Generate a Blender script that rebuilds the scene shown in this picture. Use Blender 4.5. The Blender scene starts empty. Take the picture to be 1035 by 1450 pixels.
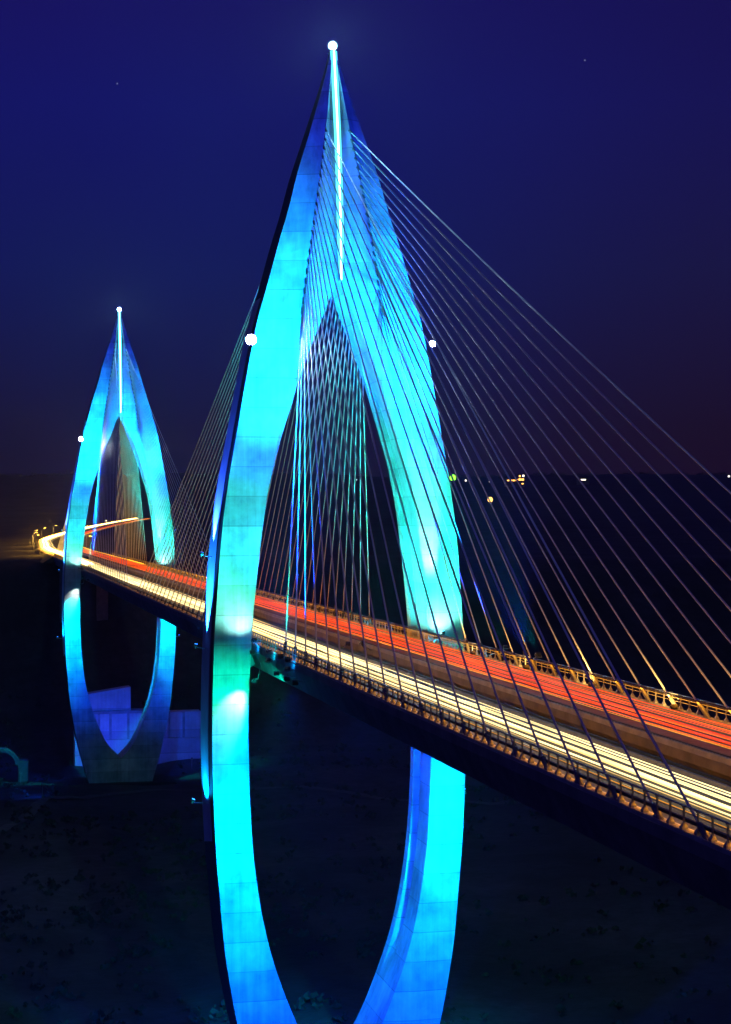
import bpy, bmesh, math, random
from mathutils import Vector, Matrix
from bisect import bisect_right
random.seed(7)
sc = bpy.context.scene
COL = sc.collection

# ------------------------------------------------------------------ helpers
def lerp_table(t):
    xs = [p[0] for p in t]; ys = [p[1] for p in t]
    def f(x):
        if x <= xs[0]: return ys[0]
        if x >= xs[-1]: return ys[-1]
        i = bisect_right(xs, x) - 1
        n = len(xs)
        # Catmull-Rom style tangents
        def m(k):
            if k == 0: return (ys[1]-ys[0])/(xs[1]-xs[0])
            if k == n-1: return (ys[-1]-ys[-2])/(xs[-1]-xs[-2])
            return (ys[k+1]-ys[k-1])/(xs[k+1]-xs[k-1])
        h = xs[i+1]-xs[i]; s = (x-xs[i])/h
        return ((2*s**3-3*s**2+1)*ys[i] + (s**3-2*s**2+s)*h*m(i)
                + (-2*s**3+3*s**2)*ys[i+1] + (s**3-s**2)*h*m(i+1))
    return f

class MB:
    """collects shapes, links them as one mesh object"""
    def __init__(s): s.v=[]; s.f=[]; s.m=[]
    def face(s, pts, mi=0):
        b=len(s.v); s.v += [tuple(p) for p in pts]; s.f.append(tuple(range(b,b+len(pts)))); s.m.append(mi)
    def box(s, x0,x1,y0,y1,z0,z1, mi=0, mat=None):
        b=len(s.v)
        c=[(x0,y0,z0),(x1,y0,z0),(x1,y1,z0),(x0,y1,z0),(x0,y0,z1),(x1,y0,z1),(x1,y1,z1),(x0,y1,z1)]
        if mat is not None: c=[tuple(mat@Vector(p)) for p in c]
        s.v+=c
        for q in ((0,3,2,1),(4,5,6,7),(0,1,5,4),(1,2,6,5),(2,3,7,6),(3,0,4,7)):
            s.f.append(tuple(b+i for i in q)); s.m.append(mi)
    def loft(s, rings, mi=None, caps=True, closed=True):
        """rings: equal-length lists of points; mi: material per side"""
        b=len(s.v); n=len(rings[0])
        for r in rings: s.v += [tuple(p) for p in r]
        for k in range(len(rings)-1):
            for i in range(n if closed else n-1):
                j=(i+1)%n
                s.f.append((b+k*n+i, b+k*n+j, b+(k+1)*n+j, b+(k+1)*n+i)); s.m.append(mi[i] if mi else 0)
        if caps:
            s.f.append(tuple(b+i for i in reversed(range(n)))); s.m.append(0)
            e=b+(len(rings)-1)*n
            s.f.append(tuple(e+i for i in range(n))); s.m.append(0)
    def tube(s, pts, r, n=6, mi=0, caps=True):
        pts=[Vector(p) for p in pts]; rings=[]
        for i,p in enumerate(pts):
            t=(pts[min(i+1,len(pts)-1)]-pts[max(i-1,0)]).normalized()
            up=Vector((0,0,1)) if abs(t.z)<.95 else Vector((1,0,0))
            a=t.cross(up).normalized(); c=a.cross(t).normalized()
            rr=r[i] if isinstance(r,(list,tuple)) else r
            rings.append([p+(a*math.cos(2*math.pi*k/n)+c*math.sin(2*math.pi*k/n))*rr for k in range(n)])
        s.loft(rings, [mi]*n, caps)
    def ball(s, c, r, n=10, m=7, sq=(1,1,1)):
        c=Vector(c); rings=[]
        for i in range(1,m):
            a=math.pi*i/m
            rings.append([c+Vector((math.cos(2*math.pi*k/n)*math.sin(a)*r*sq[0],math.sin(2*math.pi*k/n)*math.sin(a)*r*sq[1],-math.cos(a)*r*sq[2])) for k in range(n)])
        s.loft(rings)
    def build(s, name, mats, parent=None, smooth=False):
        me=bpy.data.meshes.new(name); me.from_pydata(s.v,[],s.f)
        for m in (mats if isinstance(mats,(list,tuple)) else [mats]):
            if m: me.materials.append(m)
        me.polygons.foreach_set('material_index', s.m)
        bm=bmesh.new(); bm.from_mesh(me); bmesh.ops.recalc_face_normals(bm, faces=bm.faces[:]); bm.to_mesh(me); bm.free()
        if smooth: me.polygons.foreach_set('use_smooth',[True]*len(me.polygons))
        me.update()
        o=bpy.data.objects.new(name, me); COL.objects.link(o)
        if parent: o.parent=parent
        return o

def tag(o, label=None, cat=None, group=None, kind=None):
    if label: o['label']=label
    if cat: o['category']=cat
    if group: o['group']=group
    if kind: o['kind']=kind
    return o
def thing(name, loc, label, cat, group=None, rz=0):
    o=bpy.data.objects.new(name,None); o.empty_display_size=.5; COL.objects.link(o)
    o.location=loc; o.rotation_euler=(0,0,rz)
    return tag(o,label,cat,group)

# ------------------------------------------------------------------ materials
def new_mat(name):
    m=bpy.data.materials.new(name); m.use_nodes=True
    nt=m.node_tree; b=nt.nodes['Principled BSDF']; return m,nt,b
def N(nt,t,**k):
    n=nt.nodes.new(t)
    for a,v in k.items():
        if a in n.inputs: n.inputs[a].default_value=v
        else: setattr(n,a,v)
    return n
def surf(name, c1, c2, scale=.4, rough=.8, bump=.0, metal=0., detail=6.):
    """two-tone procedural surface"""
    m,nt,b=new_mat(name); L=nt.links.new
    tc=N(nt,'ShaderNodeTexCoord'); no=N(nt,'ShaderNodeTexNoise',Scale=scale,Detail=detail,Roughness=.6)
    L(tc.outputs['Object'],no.inputs['Vector'])
    r=N(nt,'ShaderNodeValToRGB'); r.color_ramp.elements[0].position=.35; r.color_ramp.elements[1].position=.68
    r.color_ramp.elements[0].color=(*c1,1); r.color_ramp.elements[1].color=(*c2,1)
    L(no.outputs['Fac'],r.inputs['Fac']); L(r.outputs['Color'],b.inputs['Base Color'])
    b.inputs['Roughness'].default_value=rough; b.inputs['Metallic'].default_value=metal
    if bump:
        bp=N(nt,'ShaderNodeBump',Strength=bump,Distance=.1); L(no.outputs['Fac'],bp.inputs['Height']); L(bp.outputs['Normal'],b.inputs['Normal'])
    return m
def emit(name, col, strength, base=(.05,.05,.05)):
    m,nt,b=new_mat(name)
    b.inputs['Base Color'].default_value=(*base,1)
    b.inputs['Emission Color'].default_value=(*col,1); b.inputs['Emission Strength'].default_value=strength
    return m
def concrete_mat(name, c1, c2, lift=4.6):
    """cast concrete with pour joints, panel seams, rain streaks"""
    m,nt,b=new_mat(name); L=nt.links.new
    tc=N(nt,'ShaderNodeTexCoord'); sx=N(nt,'ShaderNodeSeparateXYZ'); L(tc.outputs['Object'],sx.inputs['Vector'])
    no=N(nt,'ShaderNodeTexNoise',Scale=.16,Detail=8.,Roughness=.62); L(tc.outputs['Object'],no.inputs['Vector'])
    mp=N(nt,'ShaderNodeMapping'); mp.inputs['Scale'].default_value=(1.1,1.1,.05); L(tc.outputs['Object'],mp.inputs['Vector'])
    st=N(nt,'ShaderNodeTexNoise',Scale=1.,Detail=5.,Roughness=.6); L(mp.outputs['Vector'],st.inputs['Vector'])
    mx=N(nt,'ShaderNodeMath',operation='MULTIPLY_ADD'); L(st.outputs['Fac'],mx.inputs[0]); mx.inputs[1].default_value=.45; L(no.outputs['Fac'],mx.inputs[2])
    r=N(nt,'ShaderNodeValToRGB'); r.color_ramp.elements[0].position=.5; r.color_ramp.elements[1].position=.95
    r.color_ramp.elements[0].color=(*c1,1); r.color_ramp.elements[1].color=(*c2,1); L(mx.outputs[0],r.inputs['Fac'])
    # a tint that changes from pour to pour
    dv=N(nt,'ShaderNodeMath',operation='DIVIDE'); L(sx.outputs['Z'],dv.inputs[0]); dv.inputs[1].default_value=lift
    fl=N(nt,'ShaderNodeMath',operation='FLOOR'); L(dv.outputs[0],fl.inputs[0])
    wn=N(nt,'ShaderNodeTexWhiteNoise',noise_dimensions='1D'); L(fl.outputs[0],wn.inputs['W'])
    mr=N(nt,'ShaderNodeMapRange'); L(wn.outputs['Value'],mr.inputs['Value']); mr.inputs['To Min'].default_value=.74; mr.inputs['To Max'].default_value=1.06
    m1=N(nt,'ShaderNodeVectorMath',operation='SCALE'); L(r.outputs['Color'],m1.inputs[0]); L(mr.outputs[0],m1.inputs['Scale'])
    # dark joint line between pours
    fr=N(nt,'ShaderNodeMath',operation='FRACT'); L(dv.outputs[0],fr.inputs[0])
    lt=N(nt,'ShaderNodeMath',operation='LESS_THAN'); L(fr.outputs[0],lt.inputs[0]); lt.inputs[1].default_value=.034
    jl=N(nt,'ShaderNodeMapRange'); L(lt.outputs[0],jl.inputs['Value']); jl.inputs['To Min'].default_value=1.; jl.inputs['To Max'].default_value=.66
    m2=N(nt,'ShaderNodeVectorMath',operation='SCALE'); L(m1.outputs[0],m2.inputs[0]); L(jl.outputs[0],m2.inputs['Scale'])
    L(m2.outputs[0],b.inputs['Base Color']); b.inputs['Roughness'].default_value=.75
    bp=N(nt,'ShaderNodeBump',Strength=.35,Distance=.15); L(no.outputs['Fac'],bp.inputs['Height']); L(bp.outputs['Normal'],b.inputs['Normal'])
    return m

M={}
HAZE=3.5e-5
M['concrete']=concrete_mat('pale concrete',(.22,.22,.215),(.6,.6,.59))
M['wallconc']=concrete_mat('wall concrete',(.25,.25,.25),(.42,.42,.41),9.)
M['clad_shade']=surf('shade-dark cladding',(.006,.006,.008),(.014,.014,.017),.5,.7,.1)  # outer leg cladding; shade of the unlit faces put into its colour
M['panel']=surf('pale metal panel',(.45,.46,.48),(.6,.6,.62),.25,.6)
M['girder']=surf('girder concrete',(.14,.14,.14),(.24,.24,.23),.35,.85,.2)
M['kerb']=surf('kerb concrete',(.3,.29,.27),(.45,.44,.41),.6,.85,.2)
M['asphalt']=surf('worn asphalt',(.09,.09,.087),(.165,.16,.152),.7,.75,.1)
M['paint']=surf('road paint',(.55,.55,.53),(.8,.8,.78),1.5,.6)
M['steel']=surf('galvanised steel',(.22,.225,.23),(.36,.36,.36),1.2,.45,.0,.5)
M['stay']=surf('white stay sheath',(.66,.66,.66),(.8,.8,.8),.3,.5)
M['dark']=surf('black housing',(.02,.02,.022),(.04,.04,.042),2.,.5)
M['sleeve']=surf('grey anchor tube',(.1,.1,.1),(.18,.18,.18),1.,.6,.0,.3)
M['led']=emit('ice white led core',(.10,.72,1.),44.)
M['diff']=emit('led diffuser',(.10,.72,1.),2.)  # wide dim band put in as the glow around the strip
M['beacon']=emit('beacon core',(.30,.62,1.),21000.)
def glow_glass(name,col,st,tr):
    m,nt,b=new_mat(name); L=nt.links.new
    em=N(nt,'ShaderNodeEmission',Strength=st); em.inputs['Color'].default_value=(*col,1); tp=N(nt,'ShaderNodeBsdfTransparent'); mx=N(nt,'ShaderNodeMixShader')
    mx.inputs[0].default_value=1-tr; L(tp.outputs[0],mx.inputs[1]); L(em.outputs[0],mx.inputs[2]); L(mx.outputs[0],nt.nodes['Material Output'].inputs['Surface']); return m
M['beaconglass']=glow_glass('frosted beacon glass',(.5,.9,1.),1.8,.68)
M['sideglass']=glow_glass('frosted lamp glass',(.95,.98,1.),2.2,.6)
M['sidelamp']=emit('white lamp core',(.72,.85,1.),11500.)
M['cyanlens']=emit('cyan lamp glass',(.05,.75,1.),12.)
M['amberlens']=emit('amber lamp glass',(1.,.5,.08),20.)
M['bluelens']=emit('blue lamp glass',(.02,.2,1.),8.)

# ------------------------------------------------------------------ camera
TH=math.atan(582.3/2500); ST,CT=math.sin(TH),math.cos(TH)
CAM=Vector((-59.05,-276.8,20.5))
cd=bpy.data.cameras.new('camera'); cam=bpy.data.objects.new('camera',cd); COL.objects.link(cam)
cam.location=CAM; cam.rotation_euler=(math.pi/2,0,-TH)
cd.sensor_fit='HORIZONTAL'; cd.sensor_width=36; cd.lens=36*2500/1035; cd.shift_y=2/1450*1450/1035*.7
cd.clip_end=40000; cd.clip_start=1; sc.camera=cam
def at(x,y,d):
    """world point seen at photo pixel x,y at forward distance d"""
    a=(x-517.5)*d/2500; z=(727-y)*d/2500
    return Vector((CAM.x+d*ST+a*CT, CAM.y+d*CT-a*ST, CAM.z+z))

# ------------------------------------------------------------------ the road's line (plan + height)
Y_FAR=376.
def plan(xc,d,z): p=Vector((CAM.x+d*ST+xc*CT, CAM.y+d*CT-xc*ST, z)); return p
PATH=[Vector((0,-420,0)),Vector((0,-60,0)),Vector((0,250,0)),Vector((0,560,0)),Vector((0,700,0)),
      plan(-192,1110,0.),plan(-230,1330,.6),plan(-272,1720,3.),plan(-310,2200,7.),plan(-341,2700,11.5)]
def path_sample():
    pts=[]
    P=[PATH[0]*2-PATH[1]]+PATH+[PATH[-1]*2-PATH[-2]]
    for i in range(1,len(P)-2):
        n=(24,20,20)[i-1] if i<4 else 14
        for k in range(n):
            t=k/n; a,b,c,d=P[i-1],P[i],P[i+1],P[i+2]
            if i<4: pts.append(b.lerp(c,t)); continue
            pts.append(.5*((2*b)+(c-a)*t+(2*a-5*b+4*c-d)*t*t+(3*b-a-3*c+d)*t**3))
    pts.append(PATH[-1]); return pts
LINE=path_sample()
def offset_line(u,z,y0=-1e9,pts=None):
    out=[]; pts=pts or LINE
    for i,p in enumerate(pts):
        t=(pts[min(i+1,len(pts)-1)]-pts[max(i-1,0)]); t.z=0; t.normalize()
        n=Vector((t.y,-t.x,0))
        out.append(p+n*u+Vector((0,0,z)))
    return out

# ------------------------------------------------------------------ terrain
def sstep(a,b,x):
    t=max(0,min(1,(x-a)/(b-a))); return t*t*(3-2*t)
def hsh(i,j,k=0):
    return (math.sin(i*127.1+j*311.7+k*74.7)*43758.5453)%1
def vnoise(x,y,k=0):
    i,j=math.floor(x),math.floor(y); fx,fy=x-i,y-j; fx=fx*fx*(3-2*fx); fy=fy*fy*(3-2*fy)
    return (hsh(i,j,k)*(1-fx)+hsh(i+1,j,k)*fx)*(1-fy)+(hsh(i,j+1,k)*(1-fx)+hsh(i+1,j+1,k)*fx)*fy
def fbm(x,y,k=0): return sum(vnoise(x*2**o,y*2**o,k+o)*.5**o for o in range(4))-.95
FAR=[p for p in LINE if p.y>540]
def ground_z(x,y):
    d=(x-CAM.x)*ST+(y-CAM.y)*CT
    base=-79+4*fbm(x/60,y/60)+1.6*fbm(x/14,y/14,11)
    up=sstep(440,640,y+14*fbm(x/90,y/90,3))
    hill=-6+sstep(700,3000,d)*24+sstep(2700,5200,d)*108+14*fbm(x/420,y/420,5)*sstep(900,2500,d)+9*fbm(x/130,y/130,8)*sstep(2500,4500,d)
    z=base*(1-up)+hill*up
    back=sstep(-290,-520,y); z=z*(1-back)+(-4)*back
    if y>500:
        best=1e9; bz=0
        for i in range(len(FAR)-1):
            a,b=FAR[i],FAR[i+1]; ab=b-a; l2=ab.x**2+ab.y**2
            t=max(0,min(1,((x-a.x)*ab.x+(y-a.y)*ab.y)/l2)); q=a+ab*t
            dd=math.hypot(x-q.x,y-q.y)
            if dd<best: best=dd; bz=q.z
        w=1-sstep(22,90,best)
        w*=sstep(540,600,y)
        z=z*(1-w)+(bz-1.1)*w
        # keep the land in front of the distant road below the sight line
        if d>700 and best>=22: z=min(z,max(bz-1.1, -1e9)+ (sstep(60,400,best)*400))
    return z
gm=MB()
def axis(vals): return vals
def grid_lines(lo,hi,c,fine,grow,maxs):
    out=[c]; s=fine
    while out[-1]<hi: out.append(out[-1]+s); s=min(s*grow,maxs)
    neg=[c]; s=fine
    while neg[-1]>lo: neg.append(neg[-1]-s); s=min(s*grow,maxs)
    return sorted(set(neg[1:]+out))
gx=grid_lines(-9000,9000,-20,6,1.035,700)
gy=grid_lines(-1500,9500,240,6,1.022,500)
for y in gy:
    for x in gx: gm.v.append((x,y,ground_z(x,y)))
nx=len(gx)
for j in range(len(gy)-1):
    for i in range(nx-1):
        a=j*nx+i; gm.f.append((a,a+1,a+nx+1,a+nx)); gm.m.append(0)
m,nt,b=new_mat('dark scrubby earth'); L=nt.links.new
tc=N(nt,'ShaderNodeTexCoord'); n1=N(nt,'ShaderNodeTexNoise',Scale=.018,Detail=9.,Roughness=.65); n2=N(nt,'ShaderNodeTexNoise',Scale=.25,Detail=6.,Roughness=.7)
L(tc.outputs['Object'],n1.inputs['Vector']); L(tc.outputs['Object'],n2.inputs['Vector'])
r1=N(nt,'ShaderNodeValToRGB'); e=r1.color_ramp.elements; e[0].position=.38; e[0].color=(.006,.007,.010,1); e[1].position=.62; e[1].color=(.045,.044,.05,1)
L(n1.outputs['Fac'],r1.inputs['Fac'])
r2=N(nt,'ShaderNodeValToRGB'); e=r2.color_ramp.elements; e[0].position=.35; e[0].color=(.45,.45,.45,1); e[1].position=.7; e[1].color=(1.2,1.2,1.2,1)
L(n2.outputs['Fac'],r2.inputs['Fac'])
mm=N(nt,'ShaderNodeMix',data_type='RGBA',blend_type='MULTIPLY'); mm.inputs[0].default_value=1
L(r1.outputs['Color'],mm.inputs[6]); L(r2.outputs['Color'],mm.inputs[7]); L(mm.outputs[2],b.inputs['Base Color']); b.inputs['Roughness'].default_value=.95
bp=N(nt,'ShaderNodeBump',Strength=.6,Distance=1.); L(n2.outputs['Fac'],bp.inputs['Height']); L(bp.outputs['Normal'],b.inputs['Normal'])
M['earth']=m
tag(gm.build('ground',M['earth'],smooth=True),'dark scrubby valley floor rising to a black plateau','ground',kind='structure')

# ------------------------------------------------------------------ pylon
UO=lerp_table([(-84,9.6),(-70,13.6),(-60,16.1),(-54,17.3),(-47,18.4),(-40,19.05),(-31,19.8),(-18,20.3),(-9,20.3),(1,20),(7,19.6),(13,19.2),(20,18.5),(26,17.65),(32,16.6),(39,15.4),(45,14.3),(50,13.3),(56,11.6),(63.5,9.5),(68,8.1),(74,6.5),(81,4.25),(91.7,1.05),(95.6,.35)])
UI_=lerp_table([(-69,0.02),(-66.5,2.6),(-63,5.1),(-58.5,7.3),(-50,10.5),(-42.5,12.4),(-34.5,13.65),(-28,14.2),(-18,14.6),(-9,14.6),(2,14.05),(9,13.45),(13,13),(18,12.4),(25,11.25),(31,9.8),(35.5,8.4),(39.8,7.05),(43.5,5.75),(47,4.35),(51,2.75),(54.5,1.3),(57.3,.02)])
def UI(z): return .02 if (z>=57.3 or z<=-69) else max(.02,UI_(z))
UC_=lerp_table([(-84,6.5),(-69,9.2),(-59,11.5),(-52,12.1),(-45,12.7),(-38,13.5),(-30,14.2),(-20,14.75),(-9,14.75),(2,14.2),(12,13.3),(20,12.3),(30,10.45),(38,9.0),(46.5,7.1),(57,5.8),(64,4.75),(80,2.1),(91.7,.55),(95.6,.2)])
def UC(z): return max(UC_(z),UI(z)+.12)
TO=lerp_table([(-84,6.8),(-60,6.6),(0,6.4),(30,6.1),(57,5.7),(64,5.2),(72,4.3),(80,3.2),(91.7,1.1),(95.6,.45)])
TOB=lerp_table([(-84,6.8),(-60,6.6),(0,6.4),(20,5.6),(40,4.2),(57,3.2),(72,3.3),(80,2.9),(91.7,1.1),(95.6,.45)])
TC=lerp_table([(-84,7.0),(-60,6.8),(-38,6.6),(0,6.4),(20,6.5),(40,6.8),(57,6.9),(64,6.7),(72,5.8),(80,4.3),(91.7,1.5),(95.6,.6)])
TI=lerp_table([(-84,6.2),(-38,6.4),(0,6.25),(20,6.2),(36,5.9),(48,5.0),(57,4.6),(64,4.4),(72,3.7),(80,2.8),(91.7,1.0),(95.6,.4)])
LEDY=lerp_table([(57,6.5),(64,6.1),(72,5.2),(80,4.0),(91.7,1.5),(95.6,.7)])
def slot(z):
    return 2.3*sstep(-55,-40,z)*(1-sstep(28,46,z))
ZS=sorted(set([-84,-80,-76,-72,-70,-69.2,-69]+[-68.5+i*1.25 for i in range(101)]+[57.3,57.6]+[59+i*1.5 for i in range(24)]+[95.6]))
ZS=[z for z in ZS if z<94.3]+[94.4]
def leg_mesh(s):
    mb=MB(); rings=[]
    for z in ZS:
        o,i,c=UO(z),UI(z),UC(z); g=slot(z)
        y0,y1=(-.2,4.2)
        sc_=min(1,TI(z)/6.1)
        ring=[(o,-TO(z)),(c,-TC(z)),(i,-TI(z)),(i,y0*sc_),(min(i+g,c+g),y0*sc_+.15*min(1,g)),(min(i+g,c+g),y1*sc_-.15*min(1,g)),(i,y1*sc_),(i,TI(z)),(c,TC(z)),(o,TOB(z))]
        rings.append([(s*u,y,z) for u,y in ring])
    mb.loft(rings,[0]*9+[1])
    return mb
def panel_mesh(s):
    mb=MB(); rings=[]
    zs=[-32+i*1.25 for i in range(70)]
    zs=[z for z in zs if z<54]+[54.3]
    for k,z in enumerate(zs):
        e=.13; yb=TOB(z)-.8; w0=-2.9*min(1,TO(z)/6.4)
        if k==0: yf=w0
        dz0=1.6 if k==0 else 0
        rings.append([(s*(UO(z)-.3),w0,z+dz0),(s*(UO(z)+e),w0,z+dz0),(s*(UO(z)+e),yb,z-dz0*.2),(s*(UO(z)-.3),yb,z-dz0*.2)])
    mb.loft(rings)
    return mb
PROTO={}
def spot(name,loc,target,power,col,angle,blend=.5,r=.4,parent=None):
    l=bpy.data.lights.new(name,'SPOT'); l.energy=power; l.color=col; l.spot_size=math.radians(angle); l.spot_blend=blend; l.shadow_soft_size=r
    o=bpy.data.objects.new(name,l); COL.objects.link(o); o.location=loc
    d=Vector(target)-Vector(loc); o.rotation_euler=d.to_track_quat('-Z','Y').to_euler()
    if parent: o.parent=parent; o.matrix_parent_inverse=parent.matrix_world.inverted()
    return o
def point(name,loc,power,col,r=.6,parent=None):
    l=bpy.data.lights.new(name,'POINT'); l.energy=power; l.color=col; l.shadow_soft_size=r
    o=bpy.data.objects.new(name,l); COL.objects.link(o); o.location=loc
    return o
FL=MB()   # a floodlight: yoke, finned housing, lens
def flood_proto():
    hb=MB(); 
    hb.loft([[(-.55,-.38,-.42),(.55,-.38,-.42),(.55,.38,-.42),(-.55,.38,-.42)],[(-.55,-.38,0),(.55,-.38,0),(.55,.38,0),(-.55,.38,0)],[(-.35,-.25,.32),(.35,-.25,.32),(.35,.25,.32),(-.35,.25,.32)]])
    for k in range(-3,4): hb.box(k*.11-.02,k*.11+.02,-.3,.3,.2,.42)
    ln=MB(); ln.box(-.48,.48,-.31,.31,-.45,-.425)
    yk=MB(); yk.loft([[(x,y,z) for x,z in ((-.68,.62),(-.68,-.1),(-.6,-.1),(-.6,.54),(.6,.54),(.6,-.1),(.68,-.1),(.68,.62))] for y in (-.07,.07)])
    return hb,ln,yk
def arm_end(p):
    """where the bracket of a lamp at p is bolted on"""
    ax=abs(p.x); sx=1 if p.x>0 else -1
    if p.z<-70: return Vector((p.x,p.y,ground_z(p.x,p.y)-.3))
    if ax>18: return Vector((sx*(UO(p.z)-.2),p.y,p.z-.5))
    if p.z>60: return Vector((sx*UC(p.z)*.8,p.y+.8,p.z-.4))
    if ax<2: return Vector((2.4 if p.x>0 else -3.3,p.y,-.4)) if p.z>-1 else Vector((sx*5.2,p.y,-3.7))
    if p.z>-.3: return Vector((sx*13.8,p.y,.1))
    return Vector((sx*13.2,p.y,max(p.z,-2.4)))
def floodlight(loc,target,power,col,angle,lens,label,base_z=None,blend=.6,r=.4,group=None):
    """a lamp head on a bracket, its lens towards target; the light leaves just in front of the lens"""
    loc=Vector(loc); d=(Vector(target)-loc).normalized(); foot=arm_end(loc)
    t=thing('floodlight',foot,label,'floodlight',group)
    q=d.to_track_quat('-Z','Y')
    h=loc-Vector(t.location)
    if 'fl' not in PROTO:
        hb,ln,yk=flood_proto()
        ho=hb.build('housing',M['dark'],t); parts=(ho,yk.build('yoke',M['steel'],t),ln.build('lens',M['cyanlens'],ho))
        PROTO['fl']=parts
        le=ln.build('lens',M['bluelens']); PROTO['bluemesh']=le.data; bpy.data.objects.remove(le)
    else:
        parts=[]
        for p in PROTO['fl']:
            c=p.copy(); COL.objects.link(c); c.parent=parts[0] if len(parts)==2 else t; parts.append(c)
    for p in parts[:2]: p.scale=(.7,.7,.7); p.location=h; p.rotation_euler=q.to_euler()
    if lens!='cyanlens':
        if lens not in PROTO:
            PROTO[lens]=PROTO['bluemesh'].copy(); PROTO[lens].materials[0]=M[lens]
        parts[2].data=PROTO[lens]
    pm=MB(); back=h-d*.22; pm.tube([Vector((0,0,0)),Vector((back.x*.5,back.y*.5,max(0,back.z)*.5+min(0,back.z))),back],.07,6); pm.build('bracket',M['steel'],t)
    spot('flood_beam',loc+d*.7,target,power,col,angle,blend,r)
    return t

WHERE={0:'near pylon',1:'far pylon'}
def make_pylon(y0,which):
    w=WHERE[which]
    root=thing('pylon',(0,y0,-84),'tall leaf-shaped concrete bridge pylon lit cyan, '+('nearest to the viewer' if which==0 else 'smaller one in the distance at left'),'bridge pylon','leaf-shaped pylons of the bridge')
    off=(0,0,84)
    def put(key,name,mbf,mats,smooth=False):
        if key in PROTO:
            o=PROTO[key].copy(); COL.objects.link(o); o.parent=root
        else:
            o=mbf().build(name,mats,root,smooth); PROTO[key]=o
        o.location=off; return o
    for s in (-1,1):
        put(('leg',s),'leg',lambda:leg_mesh(s),[M['concrete'],M['clad_shade']])
        put(('pan',s),'outer_panel',lambda:panel_mesh(s),M['panel'])
    LZ=[57.0,57.8]+[59+i*1.5 for i in range(24)]+[94.3]
    for sg in (-1,1):
        def fin():
            mb=MB(); mb.loft([[(-.16,sg*(TI(z)-.5),z),(.16,sg*(TI(z)-.5),z),(.16,sg*(LEDY(z)-.13),z),(-.16,sg*(LEDY(z)-.13),z)] for z in LZ]); return mb
        def strip():
            mb=MB(); mb.loft([[(-.1,sg*(LEDY(z)+.1),z),(.1,sg*(LEDY(z)+.1),z),(.1,sg*(LEDY(z)+.2),z),(-.1,sg*(LEDY(z)+.2),z)] for z in LZ]); return mb
        def glow_band():
            mb=MB(); mb.loft([[(-.55*w_,sg*(LEDY(z)-.12),z),(.55*w_,sg*(LEDY(z)-.12),z),(.3*w_,sg*(LEDY(z)+.1),z),(-.3*w_,sg*(LEDY(z)+.1),z)] for z in LZ for w_ in (min(1,.35+(z-57)/8),)]); return mb
        put(('dif',sg),'strip_glow',glow_band,M['diff'])
        put(('fin',sg),'strip_fin',fin,M['concrete'])
        put(('strip',sg),'light_strip',strip,M['led'])
    def ftg():
        mb=MB(); mb.loft([[(-24,-13,-86),(24,-13,-86),(24,13,-86),(-24,13,-86)],[(-24,-13,-80),(24,-13,-80),(24,13,-80),(-24,13,-80)],[(-19,-10,-77.5),(19,-10,-77.5),(19,10,-77.5),(-19,10,-77.5)]]); return mb
    put('ftg','footing',ftg,M['earth'])
    for sg in (-1,1):
        def bearing():
            mb=MB(); mb.loft([[(sg*14.9,-3,-4.2),(sg*14.9,3,-4.2),(sg*14.9,3,-1.6),(sg*14.9,-3,-1.6)],[(sg*12.8,-2.2,-3.4),(sg*12.8,2.2,-3.4),(sg*12.8,2.2,-2.0),(sg*12.8,-2.2,-2.0)]]); return mb
        put(('brk',sg),'deck_bearing',bearing,M['girder'])
    # the tip beacon: a short mast, a disc added to shade the tower, a white globe
    t=thing('beacon_lamp',(0,y0,94.4),'brilliant white beacon on the tip of the '+w,'lamp','white beacons on the pylon tips')
    if 'beacon' not in PROTO:
        a=MB(); a.tube([(0,0,-.2),(0,0,.7)],[.22,.14],8); a.tube([(0,0,.28),(0,0,.4)],[.55,.58],16)
        g=MB(); g.ball((0,-.1,.95),.82,20,13,(1,1,1.)); c_=MB(); c_.ball((0,-.1,.95),.5,14,9)
        PROTO['beacon']=(a.build('lamp_base',M['dark'],t),g.build('lamp_globe',M['beaconglass'],t,True),c_.build('lamp_core',M['beacon'],t,True))
    else:
        for p in PROTO['beacon']:
            c=p.copy(); COL.objects.link(c); c.parent=t
    # side lamps on the outer faces at mid height
    for s in (-1,1):
        if which==1 and s>0: continue
        
        z=47.2; x=s*(UO(z)+.6)
        t=thing('wall_lamp',(x,y0-TO(z)-1.5,z),'bright white lamp on the outer '+('left' if s<0 else 'right')+' edge of the '+w,'lamp','white lamps on the pylon flanks')
        if 'side' not in PROTO:
            a=MB(); a.tube([(-s*.9,1.8,0),(-s*.1,1.2,0),(0,.7,0),(0,.55,0),(0,.2,0),(0,-.5,0)],[.12,.13,.16,.6,.78,.84],18,0,False)  # rear dish added to keep the lamp's light off the leg
            g=MB(); g.ball((0,-.1,0),.66,18,11,(1,.72,1)); c_=MB(); c_.ball((0,0,0),.38,10,7)
            PROTO['side']=(a.build('lamp_bracket',M['dark'],t),g.build('lamp_globe',M['sideglass'],t,True),c_.build('lamp_core',M['sidelamp'],t,True))
        else:
            for p in PROTO['side']:
                c=p.copy(); COL.objects.link(c); c.parent=t
        if s>0: t.scale=(.6,.6,.6)
    # ---------------- floodlights
    near=which==0
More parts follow.
